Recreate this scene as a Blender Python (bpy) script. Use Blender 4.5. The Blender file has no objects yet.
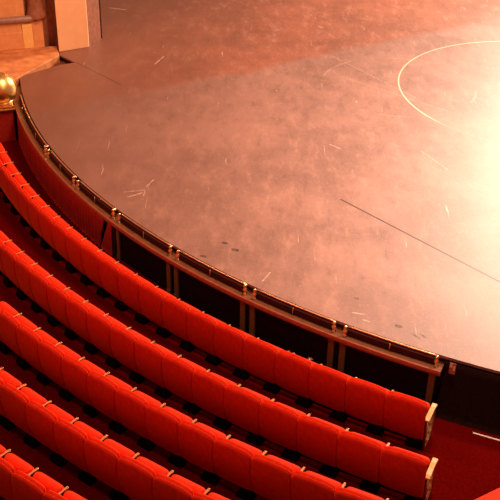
import bpy, math, random
from mathutils import Matrix, Vector
random.seed(7)
S = bpy.context.scene
COL = S.collection
R_ = math.radians

# ---------------------------------------------------------------- camera
cam_data = bpy.data.cameras.new('camera')
cam_data.sensor_width = 36.0
cam_data.lens = 955.3 / 500.0 * 36.0
cam_data.clip_end = 200
cam = bpy.data.objects.new('camera', cam_data)
COL.objects.link(cam)
cam.matrix_world = (Matrix.Translation((0, 0, 9.148)) @ Matrix.Rotation(math.pi/2 - 0.5563, 4, 'X')
                    @ Matrix.Rotation(0.0233, 4, 'Z'))
S.camera = cam

# ---------------------------------------------------------------- world, lights, exposure
S.view_settings.view_transform = 'Standard'
S.view_settings.look = 'None'
S.view_settings.exposure = 0.0
S.view_settings.gamma = 1.0
S.view_settings.use_curve_mapping = False
world = bpy.data.worlds.new('hall_air')
S.world = world
world.use_nodes = True
bg = world.node_tree.nodes['Background']
bg.inputs[0].default_value = (1.0, 0.42, 0.27, 1)
bg.inputs[1].default_value = 0.22

def area(name, loc, target, size, power, color, shape='DISK', spread=180):
    d = bpy.data.lights.new(name, 'AREA')
    d.shape = shape; d.size = size; d.energy = power; d.color = color
    d.spread = R_(spread)
    o = bpy.data.objects.new(name, d); COL.objects.link(o)
    o.location = loc
    o.rotation_euler = (Vector(target) - Vector(loc)).to_track_quat('-Z', 'Y').to_euler()
    return o

def spot(name, loc, target, angle, power, color, blend=1.0, radius=.5):
    d = bpy.data.lights.new(name, 'SPOT')
    d.spot_size = R_(angle); d.spot_blend = blend; d.energy = power; d.color = color
    d.shadow_soft_size = radius
    o = bpy.data.objects.new(name, d); COL.objects.link(o)
    o.location = loc
    o.rotation_euler = (Vector(target) - Vector(loc)).to_track_quat('-Z', 'Y').to_euler()
    return o

area('hall_chandelier_light', (2.5, 13.5, 16.0), (0, 14, 0), 4.0, 2000, (1.0, .60, .40))
area('left_balcony_light', (-11.0, 13.0, 15.0), (0, 13, 0), 3.0, 850, (1.0, .56, .34))
area('right_fill_light', (9.0, 1.0, 11.0), (-2, 14, 0), 2.5, 260, (1.0, .60, .36))  # added fill to brighten the carpet between the left rows, not a hall lamp
area('stage_backlight', (12.6, 33.5, 10.5), (5.8, 15.6, .87), 4.5, 7500, (1.0, .80, .60))
spot('stage_wash_light', (9.5, 15.6, 11.0), (8.0, 15.2, .87), 88, 11800, (1.0, .84, .68), 1.0, .6)
spot('box_front_light', (2.0, 12.0, 10.0), (-5.2, 22.2, 1.2), 24, 3000, (1.0, .60, .32), .8, .4)

# ---------------------------------------------------------------- materials
def nm(name):
    m = bpy.data.materials.new(name); m.use_nodes = True
    nt = m.node_tree
    return m, nt, nt.nodes['Principled BSDF']

def noise_mat(name, c1, c2, scale=8.0, rough=.6, metal=0.0, bump=.0, bscale=60., sheen=0.0, spec=.5, detail=5, sheen_tint=None):
    m, nt, b = nm(name)
    tc = nt.nodes.new('ShaderNodeTexCoord')
    n = nt.nodes.new('ShaderNodeTexNoise'); n.inputs['Scale'].default_value = scale; n.inputs['Detail'].default_value = detail
    nt.links.new(tc.outputs['Object'], n.inputs['Vector'])
    r = nt.nodes.new('ShaderNodeValToRGB')
    r.color_ramp.elements[0].position = .3; r.color_ramp.elements[1].position = .7
    r.color_ramp.elements[0].color = (*c1, 1); r.color_ramp.elements[1].color = (*c2, 1)
    nt.links.new(n.outputs['Fac'], r.inputs['Fac']); nt.links.new(r.outputs['Color'], b.inputs['Base Color'])
    b.inputs['Roughness'].default_value = rough; b.inputs['Metallic'].default_value = metal
    b.inputs['Specular IOR Level'].default_value = spec
    if sheen:
        b.inputs['Sheen Weight'].default_value = sheen; b.inputs['Sheen Roughness'].default_value = .4
        if sheen_tint: b.inputs['Sheen Tint'].default_value = (*sheen_tint, 1)
    if bump:
        n2 = nt.nodes.new('ShaderNodeTexNoise'); n2.inputs['Scale'].default_value = bscale
        nt.links.new(tc.outputs['Object'], n2.inputs['Vector'])
        bp = nt.nodes.new('ShaderNodeBump'); bp.inputs['Strength'].default_value = bump; bp.inputs['Distance'].default_value = .01
        nt.links.new(n2.outputs['Fac'], bp.inputs['Height']); nt.links.new(bp.outputs['Normal'], b.inputs['Normal'])
    return m

M = {}
M['plush'] = noise_mat('red_plush', (.52, .011, .001), (.68, .020, .002), 14, .8, 0, .25, 90, .45, .12, sheen_tint=(1, .10, .02))
M['plush2'] = noise_mat('red_plush_cushion', (.74, .022, .002), (.90, .034, .004), 14, .75, 0, .2, 90, .5, .12, sheen_tint=(1, .14, .03))
M['carpet'] = noise_mat('dark_red_carpet', (.075, .0012, .0008), (.12, .002, .0012), 25, 1.0, 0, .3, 200, 0, .0)
M['iron'] = noise_mat('black_cast_iron', (.004, .0012, .001), (.008, .002, .0015), 20, .8, 0, 0, 60, 0, .08)
M['pan'] = noise_mat('dark_seat_pan', (.03, .004, .003), (.05, .007, .004), 10, .8, 0, 0, 60, 0, .1)
M['armgold'] = noise_mat('varnished_gold_arm', (.72, .33, .09), (.85, .42, .14), 30, .3)
M['panelbrown'] = noise_mat('bronze_panel', (.30, .11, .03), (.42, .17, .05), 30, .5)
M['brass'] = noise_mat('polished_brass', (.95, .60, .25), (1.0, .70, .34), 12, .28, 1.0)
M['oldbrass'] = noise_mat('dull_brass', (.55, .25, .08), (.80, .42, .16), 30, .38, 1.0)
M['armwood'] = noise_mat('amber_arm_wood', (.45, .17, .05), (.62, .27, .09), 30, .35)
M['ledge'] = noise_mat('brown_varnished_ledge', (.16, .055, .018), (.24, .08, .026), 9, .45, 0, .1)
M['lip'] = noise_mat('red_brown_lip', (.30, .06, .03), (.40, .09, .045), 14, .45)
M['fascia'] = noise_mat('dark_oxblood_fascia', (.035, .005, .003), (.055, .008, .005), 9, .85, 0, 0, 60, 0, .15)
M['black'] = noise_mat('black_stage_front', (.008, .0015, .0012), (.018, .004, .003), 30, .9, 0, 0, 60, 0, .08)
M['pilaster'] = noise_mat('dark_bronze_pilaster', (.12, .055, .018), (.26, .12, .04), 55, .6)
M['drape'] = noise_mat('dark_red_drape', (.34, .012, .006), (.44, .018, .009), 16, .9, 0, 0, 60, .2, .2, sheen_tint=(1, .1, .05))
M['orange_stone'] = noise_mat('warm_orange_plaster', (.62, .24, .085), (.74, .31, .12), 7, .7, 0, .15, 40)
M['ledge_stone'] = noise_mat('ochre_box_ledge', (.42, .13, .045), (.70, .26, .09), 5, .55, 0, .15, 40)
M['pale_stone'] = noise_mat('pale_peach_plaster', (.90, .47, .25), (.95, .52, .29), 5, .6, 0, .08, 40)
M['yellow_stone'] = noise_mat('gilded_block', (.80, .42, .12), (.88, .50, .18), 8, .6)
M['mauve'] = noise_mat('mauve_marble_moulding', (.22, .10, .08), (.36, .17, .13), 22, .4)
M['brown'] = noise_mat('brown_column_marble', (.22, .07, .035), (.36, .12, .06), 9, .5)
M['darkwood'] = noise_mat('dark_wood', (.12, .035, .02), (.18, .055, .03), 12, .55)
M['gold'] = noise_mat('gilded_globe', (1.0, .62, .18), (1.0, .72, .28), 6, .36, 1.0, .15, 9)
M['white'] = noise_mat('white_tape', (.80, .72, .68), (.9, .82, .78), 40, .6)
M['paper'] = noise_mat('pink_paper', (.35, .10, .08), (.45, .16, .12), 60, .7)
M['scrap'] = noise_mat('black_scrap', (.02, .01, .01), (.04, .015, .012), 40, .7)
M['fluff'] = noise_mat('pale_fluff', (.85, .45, .35), (.95, .6, .5), 60, .9)

# --- the stage deck: worn, varnished, dusty, with chalk ring, seams and scratches
def stage_material():
    m, nt, b = nm('worn_stage_deck')
    N = nt.nodes.new; L = nt.links.new
    tc = N('ShaderNodeTexCoord'); P = tc.outputs['Object']
    def math_(op, a, bb=None, clamp=False):
        n = N('ShaderNodeMath'); n.operation = op; n.use_clamp = clamp
        for i, v in enumerate((a, bb)):
            if v is None: continue
            if isinstance(v, (int, float)): n.inputs[i].default_value = v
            else: L(v, n.inputs[i])
        return n.outputs[0]
    def vm(op, a, bb, out=0):
        n = N('ShaderNodeVectorMath'); n.operation = op
        for i, v in enumerate((a, bb)):
            if v is None: continue
            if isinstance(v, tuple): n.inputs[i].default_value = v
            elif isinstance(v, (int, float)): n.inputs['Scale'].default_value = v
            else: L(v, n.inputs[i])
        return n.outputs[out]
    def smooth(v, a, c):
        n = N('ShaderNodeMapRange'); n.interpolation_type = 'SMOOTHSTEP'
        L(v, n.inputs['Value'])
        n.inputs['From Min'].default_value = a; n.inputs['From Max'].default_value = c
        return n.outputs['Result']
    def noise(scale, detail=5, rough=.55, stretch=None, rot=0, dist=0):
        mp = N('ShaderNodeMapping'); L(P, mp.inputs['Vector'])
        if stretch: mp.inputs['Scale'].default_value = stretch
        mp.inputs['Rotation'].default_value = (0, 0, R_(rot))
        n = N('ShaderNodeTexNoise'); n.inputs['Scale'].default_value = scale; n.inputs['Detail'].default_value = detail
        n.inputs['Roughness'].default_value = rough; n.inputs['Distortion'].default_value = dist
        L(mp.outputs[0], n.inputs['Vector']); return n.outputs['Fac']
    def mix(f, a, c):
        n = N('ShaderNodeMix'); n.data_type = 'RGBA'
        if isinstance(f, (int, float)): n.inputs[0].default_value = f
        else: L(f, n.inputs[0])
        for i, v in ((6, a), (7, c)):
            if isinstance(v, tuple): n.inputs[i].default_value = (*v, 1)
            else: L(v, n.inputs[i])
        return n.outputs[2]
    flat = vm('MULTIPLY', P, (1, 1, 0))
    def seg(a, c, w, soft=.5):
        a = (a[0], a[1], 0.); c = (c[0], c[1], 0.)
        ba = (c[0]-a[0], c[1]-a[1], 0.); l2 = ba[0]**2 + ba[1]**2
        pa = vm('SUBTRACT', flat, a)
        h = math_('DIVIDE', vm('DOT_PRODUCT', pa, ba, 1), l2, True)
        sc = N('ShaderNodeVectorMath'); sc.operation = 'SCALE'; sc.inputs[0].default_value = ba; L(h, sc.inputs['Scale'])
        d = vm('LENGTH', vm('SUBTRACT', pa, sc.outputs[0]), None, 1)
        return smooth(d, w, w*soft)
    def union(ms):
        o = ms[0]
        for x in ms[1:]: o = math_('MAXIMUM', o, x)
        return o
    big = noise(.55, 4, .6)
    mid = noise(3.4, 9, .75, (1, .38, 1), 25)
    fine = noise(26, 8, .8)
    # two floorings: the forward apron boards are greyer and dustier than the floor behind
    sep = N('ShaderNodeSeparateXYZ'); L(P, sep.inputs[0])
    side = math_('ADD', math_('MULTIPLY', math_('SUBTRACT', sep.outputs[0], -2.54), -.530),
                 math_('MULTIPLY', math_('SUBTRACT', sep.outputs[1], 19.97), .848))
    side = math_('ADD', side, math_('MULTIPLY', math_('SUBTRACT', big, .5), .8))
    rear = smooth(side, -.3, .12)
    front_c = mix(smooth(big, .35, .65), (.26, .118, .088), (.37, .172, .132))
    rear_c = mix(smooth(big, .35, .65), (.26, .080, .045), (.36, .110, .062))
    c = mix(rear, front_c, rear_c)
    c = mix(math_('MULTIPLY', smooth(mid, .50, .68), .50), c, (.52, .235, .17))
    c = mix(math_('MULTIPLY', smooth(mid, .49, .32), .55), c, (.17, .082, .058))
    c = mix(math_('MULTIPLY', smooth(fine, .50, .66), .32), c, (.62, .30, .22))
    # weaker stage light at the left, painted into the deck colour as a darker tone
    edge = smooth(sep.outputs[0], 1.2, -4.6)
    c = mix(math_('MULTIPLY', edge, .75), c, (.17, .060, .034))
    # fine scratches in several directions
    for k, (ang, st, th) in enumerate(((27, (15, .8, 1), .735), (75, (19, .9, 1), .75), (-48, (18, .9, 1), .745))):
        s_ = smooth(noise(1.0, 3, .6, st, ang, .4), th-.035, th)
        patch = smooth(noise(.8, 2, .5, None, ang*3), .44, .56)
        c = mix(math_('MULTIPLY', math_('MULTIPLY', s_, patch), .5), c, (.85, .52, .40))
    # chalk ring
    d = vm('LENGTH', vm('SUBTRACT', flat, (6.59, 20.49, 0.)), None, 1)
    ring = smooth(math_('ABSOLUTE', math_('SUBTRACT', d, 3.27)), .024, .008)
    fade = smooth(sep.outputs[1], 18.3, 19.1)
    c = mix(math_('MULTIPLY', ring, math_('ADD', math_('MULTIPLY', fade, .62), .05)), c, (.95, .80, .55))
    # older faint ring
    d2 = vm('LENGTH', vm('SUBTRACT', flat, (3.3, 20.6, 0.)), None, 1)
    r2 = smooth(math_('ABSOLUTE', math_('SUBTRACT', d2, 1.75)), .03, .012)
    c = mix(math_('MULTIPLY', r2, math_('MULTIPLY', smooth(noise(1.7, 2), .5, .6), .15)), c, (.9, .62, .5))
    pale = union([seg((-2.36, 21.59), (-2.20, 22.10), .022), seg((-4.02, 25.74), (-3.55, 25.60), .03),
                  seg((-1.92, 15.44), (-1.82, 15.70), .016), seg((-2.21, 15.02), (-1.98, 15.18), .022), seg((-2.3, 15.2), (-1.95, 15.3), .013),
                  seg((.21, 12.41), (.33, 12.66), .016), seg((1.55, 11.62), (1.72, 11.58), .02), seg((1.70, 11.44), (1.78, 11.40), .02),
                  seg((1.66, 24.6), (1.78, 24.5), .03), seg((1.9, 22.4), (3.6, 19.9), .010), seg((2.0, 21.1), (4.2, 19.2), .009),
                  seg((3.35, 17.2), (3.75, 16.4), .010), seg((1.55, 17.4), (1.75, 17.2), .02)])
    c = mix(math_('MULTIPLY', math_('MULTIPLY', pale, smooth(fine, .35, .6)), .6), c, (.85, .55, .43))
    # trap seam and board joints
    dark = union([seg((1.62, 15.11), (5.6, 10.70), .024), seg((-4.22, 21.56), (-3.0, 20.25), .016, .3)])
    c = mix(math_('MULTIPLY', dark, .92), c, (.04, .015, .01))
    spots = union([seg((-.44, 13.53), (-.40, 13.51), .035, .85), seg((-.27, 13.32), (-.22, 13.30), .045, .85), seg((-.78, 13.1), (-.72, 13.08), .03, .85),
                   seg((2.18, 11.31), (2.22, 11.29), .04, .85), seg((2.38, 11.12), (2.46, 11.02), .02, .85), seg((2.50, 11.12), (2.55, 11.05), .02, .85),
                   seg((1.62, 12.0), (1.66, 11.98), .02, .85)])
    c = mix(math_('MULTIPLY', math_('MULTIPLY', spots, smooth(fine, .42, .52)), .9), c, (.04, .012, .008))
    L(c, b.inputs['Base Color'])
    rr = math_('ADD', math_('MULTIPLY', mid, .2), .40)
    L(rr, b.inputs['Roughness'])
    b.inputs['Specular IOR Level'].default_value = .5
    bp = N('ShaderNodeBump'); bp.inputs['Strength'].default_value = .12; bp.inputs['Distance'].default_value = .01
    L(mid, bp.inputs['Height']); L(bp.outputs[0], b.inputs['Normal'])
    return m
M['stage'] = stage_material()

# ---------------------------------------------------------------- mesh helpers
def link(name, verts, faces, mat, parent=None, smooth=False, bevel=0):
    me = bpy.data.meshes.new(name)
    me.from_pydata([tuple(v) for v in verts], [], faces); me.update()
    me.materials.append(M[mat] if isinstance(mat, str) else mat)
    if smooth:
        for p in me.polygons: p.use_smooth = True
    o = bpy.data.objects.new(name, me); COL.objects.link(o)
    if parent: o.parent = parent
    if bevel:
        md = o.modifiers.new('bevel', 'BEVEL'); md.width = bevel; md.segments = 2; md.limit_method = 'ANGLE'
    return o

class MB:
    def __init__(s): s.v = []; s.f = []
    def add(s, v, f):
        n = len(s.v); s.v += [tuple(x) for x in v]; s.f += [tuple(i+n for i in q) for q in f]; return s
    def box(s, x0, x1, y0, y1, z0, z1):
        v = [(x, y, z) for z in (z0, z1) for x, y in ((x0, y0), (x1, y0), (x1, y1), (x0, y1))]
        return s.add(v, [(3, 2, 1, 0), (4, 5, 6, 7), (0, 1, 5, 4), (1, 2, 6, 5), (2, 3, 7, 6), (3, 0, 4, 7)])
    def prism(s, pts, z0, z1):                     # counter-clockwise plan outline
        n = len(pts); v = [(x, y, z0) for x, y in pts] + [(x, y, z1) for x, y in pts]
        f = [tuple(range(n-1, -1, -1)), tuple(range(n, 2*n))] + [(i, (i+1) % n, n+(i+1) % n, n+i) for i in range(n)]
        return s.add(v, f)
    def tube(s, path, r, seg=8, closed=False):
        path = [Vector(p) for p in path]; n = len(path); v = []; f = []
        for i, p in enumerate(path):
            a = path[(i-1) % n] if closed else path[max(i-1, 0)]
            c = path[(i+1) % n] if closed else path[min(i+1, n-1)]
            t = (c-a).normalized(); up = Vector((0, 0, 1)) if abs(t.z) < .9 else Vector((1, 0, 0))
            x = t.cross(up).normalized(); y = x.cross(t)
            rr = r[i] if isinstance(r, (list, tuple)) else r
            for k in range(seg):
                q = 2*math.pi*k/seg; v.append(p + x*rr*math.cos(q) + y*rr*math.sin(q))
        m = n if closed else n-1
        for i in range(m):
            for k in range(seg):
                j = (i+1) % n; f.append((i*seg+k, i*seg+(k+1) % seg, j*seg+(k+1) % seg, j*seg+k))
        if not closed: f += [tuple(range(seg-1, -1, -1)), tuple((n-1)*seg+k for k in range(seg))]
        return s.add(v, f)
    def lathe(s, prof, cx=0, cy=0, cz=0, seg=16):
        v = []; f = []; n = len(prof)
        for r, z in prof:
            for k in range(seg):
                q = 2*math.pi*k/seg; v.append((cx+r*math.cos(q), cy+r*math.sin(q), cz+z))
        for i in range(n-1):
            for k in range(seg): f.append((i*seg+k, i*seg+(k+1) % seg, (i+1)*seg+(k+1) % seg, (i+1)*seg+k))
        f += [tuple(range(seg-1, -1, -1)), tuple((n-1)*seg+k for k in range(seg))]
        return s.add(v, f)
    def build(s, name, mat, parent=None, smooth=False, bevel=0): return link(name, s.v, s.f, mat, parent, smooth, bevel)

CX, CY = 9.116, 24.087                       # centre of the round stage and of all seat rows
def P2(r, deg): return (CX + r*math.cos(R_(deg)), CY + r*math.sin(R_(deg)))
def arcpts(r, a0, a1, n): return [P2(r, a0+(a1-a0)*i/n) for i in range(n+1)]
def ring_section(mb, prof, a0, a1, n):
    """sweep a closed (radius, z) section round the stage centre"""
    m = len(prof); v = []; f = []
    for i in range(n+1):
        a = a0+(a1-a0)*i/n
        for r, z in prof: x, y = P2(r, a); v.append((x, y, z))
    for i in range(n):
        for k in range(m): f.append((i*m+k, (i+1)*m+k, (i+1)*m+(k+1) % m, i*m+(k+1) % m))
    f += [tuple(range(m)), tuple(n*m+k for k in range(m-1, -1, -1))]
    return mb.add(v, f)

def struct(o): o['kind'] = 'structure'; return o
def tag(o, label, cat, group=None):
    o['label'] = label; o['category'] = cat
    if group: o['group'] = group
    return o
def empty(name, loc=(0, 0, 0), rz=0):
    o = bpy.data.objects.new(name, None); COL.objects.link(o); o.location = loc; o.rotation_euler = (0, 0, rz)
    o.empty_display_size = .1
    return o

# ---------------------------------------------------------------- large structure
ZS = .8675; RISE = .0872
ROW_R = {1: 15.95, 2: 17.06, 3: 18.05, 4: 19.02, 5: 19.99, 6: 20.96}
def row_z(k): return RISE*(k-1)

fl = MB()
bounds = [(8.0, ROW_R[1]+.08, 0)] + [(ROW_R[k-1]+.08, ROW_R[k]+.08, row_z(k)) for k in range(2, 7)]
bounds[-1] = (bounds[-1][0], 25.0, bounds[-1][2])
for r0, r1, z in bounds:
    ring_section(fl, [(r0, -.3), (r1, -.3), (r1, z), (r0, z)][::-1], -185, -70, 115)
struct(fl.build('floor', 'carpet'))

# stage deck
deck = arcpts(14.89, -166.5, -70, 160)
rear = [(16.5, 12.0), (16.5, 38.0), (-9.0, 38.0), (-9.0, 26.0), (-5.05, 23.2), (-4.70, 22.02), (-4.26, 21.56), (-4.58, 21.38)]
st = MB().prism(deck + rear, ZS-.045, ZS).build('floor_stage', 'stage'); struct(st)
st.data.shade_flat()
# under the deck: dark fascia round the apron
fa = MB(); ring_section(fa, [(14.60, .0), (14.86, .0), (14.86, ZS-.046), (14.60, ZS-.046)][::-1], -166.3, -70, 120)
struct(fa.build('wall_under_stage', 'fascia'))
# lower level seen in the notch between the apron corner and the pillar
MB().prism([(-5.6, 20.3), (-4.0, 21.2), (-4.0, 22.3), (-5.4, 22.4)], .60, .72).build('floor_notch', 'darkwood')
struct(bpy.data.objects['floor_notch'])

# ledge that carries the brass rail, ends at the last post
lg = MB(); ring_section(lg, [(14.865, .690), (15.075, .690), (15.075, .738), (14.865, .738)][::-1], -165.6, -115.2, 90)
struct(lg.build('trim_1', 'ledge'))
lp = MB(); ring_section(lp, [(15.077, .665), (15.105, .665), (15.113, .70), (15.105, .742), (15.077, .742)][::-1], -165.6, -115.2, 90)
struct(lp.build('trim_2', 'lip'))
# black boarded front below the ledge
wf = MB(); ring_section(wf, [(14.87, 0), (15.02, 0), (15.02, .688), (14.87, .688)][::-1], -165.6, -115.2, 90)
struct(wf.build('wall_stage_front', 'black'))

POSTS = [-151.15, -145.50, -139.82, -133.68, -127.38, -121.25]
DP = .36
n_ = 3
for pa in POSTS[2:] + [-115.5]:
    for s in (-1, 1):
        if pa == -115.5 and s == 1: continue
        a = pa + s*DP*(1 if pa != -115.5 else .4)
        mb = MB()
        ring_section(mb, [(15.021, 0), (15.055, 0), (15.055, .663), (15.021, .663)][::-1], a-.17, a+.17, 1)
        ring_section(mb, [(15.055, 0), (15.066, 0), (15.066, .08), (15.055, .08)][::-1], a-.19, a+.19, 1)
        ring_section(mb, [(15.055, .60), (15.066, .60), (15.066, .663), (15.055, .663)][::-1], a-.19, a+.19, 1)
        struct(mb.build('trim_%d' % n_, 'pilaster')); n_ += 1

# ---- box corner beyond the stage: ledge, wall, pilaster block, moulding, column, pillar
lz = .90
MB().prism([(-5.42, 20.36), (-4.70, 21.96), (-4.88, 22.60), (-9.5, 21.05), (-9.5, 18.2), (-6.3, 18.95)], .0, lz).build('trim_%d' % n_, 'ledge_stone', bevel=.02)
struct(bpy.data.objects['trim_%d' % n_]); n_ += 1
wa, wb = Vector((-4.87, 22.60)), Vector((-9.5, 21.02))
wd = (wb-wa).normalized(); wn = Vector((wd.y, -wd.x))     # wn points to the camera side
if wn.y > 0: wn = -wn
def wall_pt(u, o): p = wa + wd*u + wn*o; return (p.x, p.y)
def wall_box(mb, u0, u1, o0, o1, z0, z1):
    q = [wall_pt(u0, o0), wall_pt(u0, o1), wall_pt(u1, o1), wall_pt(u1, o0)]
    ar = sum(q[i][0]*q[(i+1) % 4][1]-q[(i+1) % 4][0]*q[i][1] for i in range(4))
    return mb.prism(q if ar > 0 else q[::-1], z0, z1)
bw = wall_box(MB(), -.05, 4.8, -.45, -.25, .5, 6.0).build('wall_box', 'brown'); struct(bw)
# everything on the box front is one architectural composition
wall_box(MB(), .30, 4.8, -.25, 0, lz-.05, 1.62).build('trim_%d' % n_, 'orange_stone', bevel=.01); struct(bpy.data.objects['trim_%d' % n_]); n_ += 1
wall_box(MB(), .56, .80, 0, .035, lz, 1.50).build('trim_%d' % n_, 'yellow_stone', bevel=.012); struct(bpy.data.objects['trim_%d' % n_]); n_ += 1
wall_box(MB(), .80, 4.8, 0, .03, lz, 1.32).build('trim_%d' % n_, 'orange_stone', bevel=.012); struct(bpy.data.objects['trim_%d' % n_]); n_ += 1
mm = MB()
mm.tube([(*wall_pt(.42, -.12), 1.62), (*wall_pt(.46, -.02), 1.62), (*wall_pt(.60, 0), 1.62), (*wall_pt(4.8, 0), 1.62)], .088, 12)
struct(mm.build('trim_%d' % n_, 'mauve', smooth=True)); n_ += 1
wall_box(MB(), .70, 4.8, -.25, -.03, 1.66, 6.0).build('trim_%d' % n_, 'orange_stone', bevel=.02); struct(bpy.data.objects['trim_%d' % n_]); n_ += 1
cb = wall_pt(.42, -.14)
mb = MB(); mb.lathe([(.24, 1.60), (.25, 1.66), (.22, 1.74), (.19, 1.86), (.185, 2.0), (.17, 6.0)], cb[0], cb[1], 0, 24)
c_ = mb.build('marble_column', 'brown', smooth=True)
tag(c_, 'brown marble column standing in the recess left of the tall peach pillar', 'column')
# tall plain pillar standing on the stage
pl = MB().prism([(-4.76, 22.24), (-4.09, 22.63), (-4.13, 23.25), (-4.80, 22.90)], ZS, 6.5)
pp = pl.build('pillar', 'pale_stone', bevel=.012)
tag(pp, 'tall square peach plaster pillar rising from the stage corner', 'pillar')
MB().prism([(-4.10, 22.68), (-3.86, 23.23), (-4.2, 24.2), (-5.2, 23.8), (-4.6, 23.1), (-4.14, 23.25)], ZS, 6.5).build('wall_left', 'brown')
struct(bpy.data.objects['wall_left'])
mb = MB().prism([(-3.872, 23.20), (-3.845, 23.22), (-3.865, 23.27), (-3.89, 23.26)], ZS+.02, 6.5)
struct(mb.build('trim_%d' % n_, 'fascia')); n_ += 1

# ---- newel pedestal and golden globe
ped = empty('newel_pedestal', (-5.12, 19.01, 0), R_(20))
tag(ped, 'red pedestal with a gilded cap under the golden globe beside the stage', 'pedestal')
MB().box(-1.0, -.05, .05, .95, 0, .73).build('shaft', 'drape', ped, bevel=.01)
MB().box(-1.05, 0, 0, 1.0, .73, .77).box(-1.03, -.02, .02, .98, .77, .82).build('cap', 'oldbrass', ped, bevel=.012)
gl = empty('golden_globe', (-5.47, 19.28, .82))
tag(gl, 'large shiny golden globe on the pedestal at the left picture edge', 'globe')
prof = [(.02, .02)] + [(.35*math.sin(math.pi*t/20), .30-.35*math.cos(math.pi*t/20)) for t in range(4, 20)] + [(.02, .65)]
MB().lathe(prof, seg=40).build('ball', 'gold', gl, True)
MB().lathe([(.24, 0), (.26, .025), (.22, .05), (.17, .07), (.18, .09)], seg=32).build('foot', 'gold', gl, True)
bd = MB(); bd.tube([(.352*math.cos(R_(a)), 0, .30+.352*math.sin(R_(a))) for a in range(-50, 231, 10)], .014, 6)
bd.build('band', 'oldbrass', gl, True)

# ---------------------------------------------------------------- drapes and stage front items
def drape(name, a0, a1, lean, pleat, amp, label, cat, mat='drape', rtop=15.062, rbot=15.075, ztop=.66, zbot=.005, thick=.012, rag=0.):
    n = int(abs(a1-a0)*(36 if mat == 'drape' else 12))+2; m = 8; v = []; f = []
    for side in (0, 1):
        for i in range(n+1):
            t = i/n
            for j in range(m+1):
                u = j/m; z = ztop+(zbot-ztop)*u
                a = a0+(a1-a0)*t + lean*u*t
                w = amp*(.5+.5*u)*(math.sin(a*pleat)+.45*math.sin(a*pleat*2.3+1.1))
                r = rtop+(rbot-rtop)*u + w + .02 + thick*side
                x, y = P2(r, a); v.append((x, y, z))
    o2 = (n+1)*(m+1)
    for i in range(n):
        for j in range(m):
            q = (i*(m+1)+j, i*(m+1)+j+1, (i+1)*(m+1)+j+1, (i+1)*(m+1)+j)
            f.append(q); f.append(tuple(o2+k for k in q[::-1]))
    for i in range(n):
        for j in (0, m): f.append((i*(m+1)+j, (i+1)*(m+1)+j, o2+(i+1)*(m+1)+j, o2+i*(m+1)+j))
    for j in range(m):
        for i in (0, n): f.append((i*(m+1)+j, i*(m+1)+j+1, o2+i*(m+1)+j+1, o2+i*(m+1)+j))
    return tag(link(name, v, f, mat, None, True), label, cat)
drape('pleated_drape', -160.2, -140.9, -.7, 14, .020, 'long dark red pleated drape hung under the ledge at the left of the stage front', 'drape')
d2 = drape('pleated_drape', -139.95, -140.35, -1.1, 14, .006, 'narrow dark red drape end beside the first dark pilasters', 'drape')
drape('masking_cloth', -115.1, -88.0, 0, 9, .004, 'black masking cloth hung under the open stage edge at right', 'cloth', 'black', 14.90, 15.16, .815, .004)

# ---- brass rail segments
def rail(a0, a1, ends, label):
    am = (a0+a1)/2; x, y = P2(14.955, am)
    e = empty('stage_rail', (x, y, .738), R_(am-90))
    inv = (Matrix.Translation(e.location) @ Matrix.Rotation(R_(am-90), 4, 'Z')).inverted()
    def loc(r, a, z): q = P2(r, a); return inv @ Vector((q[0], q[1], z))
    mb = MB(); n = 12
    mb.tube([loc(14.940, a0+(a1-a0)*i/n, .878) for i in range(n+1)], .0135, 8); mb.build('rail_bar', 'armwood_brass', e, True)
    mb = MB()
    mid = loc(14.993, am, .74); mb.tube([mid, mid+Vector((0, 0, .13))], .007, 6); mb.build('baluster', 'brass', e, True)
    # dark kick board under the bar
    mb = MB(); v = []; 
    pr = [(14.955, .740), (14.985, .740), (14.985, .845), (14.955, .855)]
    m = 4; f = []
    for i in range(n+1):
        a = a0+(a1-a0)*i/n
        for r, z in pr: v.append(loc(r, a, z))
    for i in range(n):
        for k in range(m): f.append((i*m+k, i*m+(k+1) % m, (i+1)*m+(k+1) % m, (i+1)*m+k))
    f += [tuple(range(m)), tuple(n*m+k for k in range(m-1, -1, -1))]
    mb.add(v, f); mb.build('kick_board', 'fascia', e)
    for a in ends:
        c = loc(14.995, a, .738)
        mb = MB(); mb.lathe([(.034, 0), (.034, .012), (.020, .02), (.018, .045), (.032, .065), (.038, .09), (.026, .112), (.018, .122), (.026, .14), (.029, .155), (.020, .175), (.008, .182)], c.x, c.y, c.z, 12)
        mb.build('finial_post', 'brass', e, True)
    return tag(e, label, 'rail', 'brass rail sections round the stage edge')
M['armwood_brass'] = noise_mat('copper_rail', (.85, .42, .20), (.95, .52, .28), 30, .35, .85)
pos = ['at the top left, nearest the golden globe', 'second along from the golden globe', 'third along from the golden globe',
       'fourth along from the golden globe', 'fifth along, starting where the red drape ends', 'sixth along, above the dark panels in the middle',
       'seventh along, next to the last', 'last at the right, ending above the front row aisle seat']
cuts = [-162.2, -157.09] + POSTS + [-115.5]   # degrees round the stage
for i in range(8):
    a0, a1 = cuts[i], cuts[i+1]
    ends = []
    l0 = a0 + (DP if i >= 2 else .06); l1 = a1 - (DP if 1 <= i < 7 else .06)
    if i >= 2: ends.append(l0)
    if i >= 1: ends.append(l1)
    rail(l0, l1, ends, 'brass stage rail section ' + pos[i])

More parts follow.
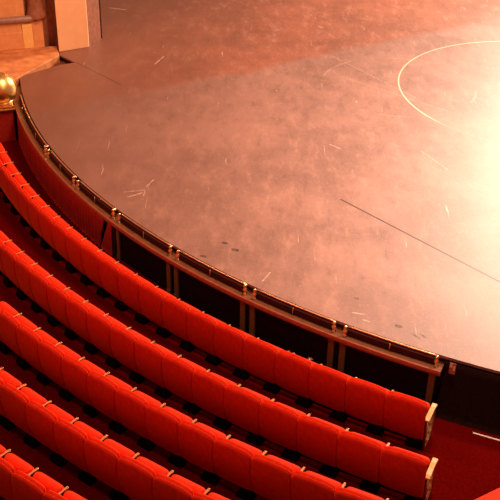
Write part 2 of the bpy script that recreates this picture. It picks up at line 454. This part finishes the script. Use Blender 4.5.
# ---- small stage-front items
x, y = P2(14.93, -114.70)
pn = empty('paper_notice', (x, y, .70), R_(-114.7+90))
MB().box(-.055, .055, -.004, .0, -.10, .11).build('sheet', 'paper', pn)
MB().box(-.05, -.005, -.006, -.004, .02, .10).box(.01, .05, -.006, -.004, -.03, .07).build('print', 'fluff', pn)
pn.location.x, pn.location.y = P2(14.985, -114.68); pn.location.z = .765; pn.scale = (.8, 1, .9)
tag(pn, 'small pink paper notice pinned to the black cloth just right of the rail end', 'notice')
tp = MB(); ring_section(tp, [(15.262, .0005), (15.287, .0005), (15.287, .004), (15.262, .004)][::-1], -112.9, -96, 30)
tag(tp.build('floor_tape', 'white'), 'thin white tape line on the dark red carpet beside the black cloth', 'tape')

# ---------------------------------------------------------------- seats
def pad(w, z0, z1, t, arch=.0, nu=16, nv=14, pu=10, pv=10, corner=.16, bottom_arch=0., crown=0.):
    """upholstered slab standing in x,z, thickness along y, rounded borders; outline rounded and arched at the top"""
    v = []; f = []; W = nu+1
    us = [math.sin(math.pi/2*(2*i/nu-1)) for i in range(nu+1)]
    vs = [math.sin(math.pi/2*(2*j/nv-1)) for j in range(nv+1)]
    for s in (-1, 1):
        for b_ in vs:
            for a in us:
                fx = math.copysign(abs(a), a)
                zt = z1 + arch*(1-abs(a)**3.4) ; zb = z0 - bottom_arch*(1-abs(a)**4)
                # round the corners
                k = 1 - corner*(abs(a)**6)*(abs(b_)**6)
                x = fx*w/2*k; zc = (zt+zb)/2; z = zc + b_*(zt-zb)/2*(1-corner*.5*(abs(a)**8)*(abs(b_)**4))
                th = t/2*max(0, (1-abs(a)**pu)*(1-abs(b_)**pv))**.5 + crown*(1-a*a)*(1-b_*b_)
                v.append((x, s*th, z))
    o = W*(nv+1)
    for j in range(nv):
        for i in range(nu):
            q = (j*W+i, j*W+i+1, (j+1)*W+i+1, (j+1)*W+i)
            f.append(q); f.append(tuple(o+k for k in q[::-1]))
    return v, f
def xf(v, mat): return [tuple(mat @ Vector(p)) for p in v]

SW = .53
def make_seat(aisle=False):
    e = empty('theatre_seat')
    # rear panel and front cushion of the back, slightly reclined: top towards the audience (-y)
    rec = Matrix.Translation((0, .0, 0)) @ Matrix.Shear('XY', 4, (0, 0))
    def recline(v, y0):
        out = []
        for x, y, z in v:
            t = max(0, (z-.195)/.67); out.append((x, y+y0-.035-.17*t+.12*t**2.5, z))
        return out
    v, f = pad(SW*1.0, .200, .822, .060, .032, corner=.02, bottom_arch=.028, pu=50, pv=12, crown=.006)
    link('back_panel', recline(v, .060), f, 'plush', e, True)
    v, f = pad(SW*.965, .36, .838, .062, .022, corner=.06, pu=14, pv=10, crown=.012)
    link('back_cushion', recline(v, .108), f, 'plush2', e, True)
    # tipped-up seat
    v, f = pad(SW*.91, -.20, .18, .15, 0.0, corner=.08, pu=9, pv=9, crown=.012)
    t = Matrix.Translation((0, .243, .445)) @ Matrix.Rotation(R_(-7), 4, 'X')
    link('seat_cushion', xf(v, t), f, 'plush2', e, True)
    mb = MB().box(-SW*.43, SW*.43, .0, .022, -.18, .12)
    link('seat_pan', xf(mb.v, Matrix.Translation((0, .303, .43)) @ Matrix.Rotation(R_(-7), 4, 'X')), mb.f, 'pan', e, bevel=.006)
    MB().box(-SW/2+.004, SW/2-.004, .105, .13, .05, .235).build('light_block_beam', 'iron', e, bevel=.004)  # added beam that keeps stage light off the floor under the seat
    # standard between two seats, shared pedestal foot in black iron
    def standard(x, plain=True):
        mb = MB()
        mb.box(x-.012, x+.012, .10, .31, .12, .55)
        mb.box(x-.018, x+.018, .10, .32, .540, .562)
        sd = mb.build('standard', 'iron', e, bevel=.005)
        mb = MB()
        prof = [(-.225, -.02, .30, 0), (-.22, -.02, .29, .05), (-.17, 0, .27, .16), (-.06, .03, .24, .25)]
        vv = []; ff = []
        xr = SW/2-.004
        for (hx, y0, y1, z) in prof: vv += [(xr+hx, y0, z), (xr, y0, z), (xr, y1, z), (xr+hx, y1, z)]
        for k in range(3):
            for q in range(4): ff.append((k*4+q, k*4+(q+1) % 4, k*4+4+(q+1) % 4, k*4+4+q))
        ff += [(3, 2, 1, 0), (12, 13, 14, 15)]
        mb.add(vv, ff).build('pedestal_foot', 'iron', e, bevel=.008)
        if aisle: return sd
        a = MB()
        v2 = []
        path = [(.115, .560), (.14, .580), (.20, .592), (.28, .594), (.335, .588), (.352, .576)]
        for i, (yy, zz) in enumerate(path):
            hw = (.013, .015, .016, .016, .018, .013)[i]; th = .02
            v2 += [(x-hw, yy, zz-th), (x+hw, yy, zz-th), (x+hw, yy, zz), (x-hw, yy, zz)]
        f2 = [(0, 1, 2, 3)[::-1], tuple(20+k for k in (0, 1, 2, 3))]
        for k in range(5):
            for q in range(4): f2.append((k*4+q, k*4+(q+1) % 4, k*4+4+(q+1) % 4, k*4+4+q))
        ar = a.add(v2, f2).build('armrest', 'armwood', e, bevel=.004)
        cp = MB().box(x-.014, x+.014, .335, .355, .562, .592).build('tip', 'oldbrass', ar, bevel=.004)
        return sd
    standard(SW/2-.024)
    if aisle:
        x = SW/2 + .012
        # ornate pierced end panel
        sd = MB().box(x-.008, x+.006, .01, .34, .03, .555).build('end_panel', 'panelbrown', e, bevel=.003)
        fr = MB()
        X = x+.012
        fr.tube([(X, .01, .02), (X, .00, .30), (X, .015, .55), (X, .17, .565), (X, .34, .55), (X, .355, .30), (X, .34, .02)], .012, 8)
        fr.tube([(X, .04, .06), (X, .04, .52), (X, .31, .52), (X, .31, .06)], .006, 6, True)
        fr.build('gilt_frame', 'brass', sd, True)
        sc = MB()
        for cz in (.14, .29, .44):
            sc.tube([(X, .175+.075*math.cos(R_(a)), cz+.068*math.sin(R_(a))) for a in range(0, 360, 24)], .008, 6, True)
            for q in (45, 135, 225, 315):
                sc.tube([(X, .175+(.03*math.cos(R_(q))+.022*math.cos(R_(a))), cz+.03*math.sin(R_(q))+.022*math.sin(R_(a))) for a in range(0, 360, 40)], .006, 5, True)
            for yy in (.075, .275):
                sc.tube([(X, yy+.022*math.cos(R_(a)), cz+.05*math.sin(R_(a))) for a in range(0, 360, 30)], .006, 5, True)
        for zz in (.22, .38):
            for yy in (.12, .19, .26):
                sc.lathe([(.004, -.014), (.014, 0), (.004, .014)], X, yy, zz, 8)
        sc.build('scrollwork', 'brass', sd, True)
        v2 = []; hw = [.028, .032, .030, .030, .034, .026]
        path = [(.00, .560), (.05, .580), (.15, .598), (.26, .602), (.34, .596), (.37, .580)]
        for i, (yy, zz) in enumerate(path):
            v2 += [(x-hw[i], yy, zz-.026), (x+hw[i], yy, zz-.026), (x+hw[i], yy, zz), (x-hw[i], yy, zz)]
        f2 = [(3, 2, 1, 0), (20, 21, 22, 23)]
        for k in range(5):
            for q in range(4): f2.append((k*4+q, k*4+(q+1) % 4, k*4+4+(q+1) % 4, k*4+4+q))
        ar = MB().add(v2, f2).build('armrest', 'armgold', e, bevel=.005)
        ar['label'] = 'bright amber aisle armrest'
    return e
def dup(root):
    r = root.copy(); COL.objects.link(r)
    for ch in list(root.children):
        c = ch.copy(); COL.objects.link(c); c.parent = r
        for g in list(ch.children):
            d = g.copy(); COL.objects.link(d); d.parent = c
    return r

ordn = ['first', 'second', 'third', 'fourth', 'fifth', 'sixth', 'seventh', 'eighth', 'ninth', 'tenth', 'eleventh', 'twelfth',
        'thirteenth', 'fourteenth', 'fifteenth', 'sixteenth', 'seventeenth', 'eighteenth', 'nineteenth', 'twentieth', 'twenty-first', 'twenty-second']
# seat joints by angle, quadratic in the seat number (counted from the aisle end)
FIT = {1: (.0120, -2.0709, -114.927), 2: (.0139, -1.9734, -113.837), 3: (.0078, -1.7556, -116.494), 4: (.0056, -1.6264, -120.625), 5: (0, -1.4458, -124.573)}
RANGE = {1: (0, 22), 2: (0, 17), 3: (-1, 12), 4: (-1, 8), 5: (-1, 3)}
proto = None; end_proto = None
for k in (1, 2, 3, 4, 5):
    A, B, C0 = FIT[k]; first, last = RANGE[k]; R = ROW_R[k]
    g = lambda j: C0 + B*j + A*max(j, 0)*min(j, 17) - (A*2*0)
    n = last-first
    for q in range(n):
        i = first+q
        a_r = g(i); a_l = g(i+1); am = (a_r+a_l)/2
        w = abs(R_(a_r-a_l))*R
        ends = (k in (1, 2) and i == 0)
        if ends:
            if end_proto is None: s = end_proto = make_seat(True)
            else: s = dup(end_proto)
        else:
            if proto is None: s = proto = make_seat(False)
            else: s = dup(proto)
        x, y = P2(R, am)
        s.location = (x, y, row_z(k)); s.rotation_euler = (0, 0, R_(am+90)); s.scale = (w/SW, 1, 1)
        if k < 3:
            where = ['', 'front row nearest the stage', 'second row back'][k]
            lab = 'red theatre seat in the %s, ' % where + (ordn[i] + ' from the aisle end')
            if i == 0: lab = 'red theatre seat with gilded side panel at the aisle end of the %s row' % ('front', 'second')[k-1]
        else:
            where = ['third row back', 'fourth row back', 'nearest row at bottom left'][k-3]
            lab = 'red theatre seat in the %s, %s from the left picture edge' % (where, ordn[n-1-q])
        tag(s, lab, 'seat', 'red theatre seats in the curved ' + ['', 'front', 'second', 'third', 'fourth', 'fifth'][k] + ' row')

# a padded seat block of the next section, only its corner shows at the lower right
bn = empty('padded_bench', (2.68, 8.14, 0), R_(31))
MB().box(-.0, 1.2, -1.0, 0, .42, .62).build('seat_pad', 'plush2', bn, bevel=.03)
MB().box(.03, 1.17, -.97, -.03, 0, .42).build('base', 'pan', bn, bevel=.01)
tag(bn, 'orange-red padded bench corner at the lower right picture corner', 'bench')

# bits of pale fluff caught on the top edge of the front row backs
for (a, dz, lab) in ((-122.05, 0, 'tuft of pale fluff on a front row seat back below the rail'),
                     (-121.15, 0, 'wisp of pale fluff right of the larger tuft on a front row seat back')):
    x, y = P2(15.93, a)
    mb = MB()
    for q in range(5):
        d = Vector((random.uniform(-.05, .05), random.uniform(-.02, .02), random.uniform(.01, .06)))
        mb.tube([(0, 0, 0), d*.5+Vector((0, 0, .006)), d], [.005, .004, .001], 5)
    o = mb.build('fluff', 'fluff', None, True); o.location = (x, y, .866)
    tag(o, lab, 'fluff')
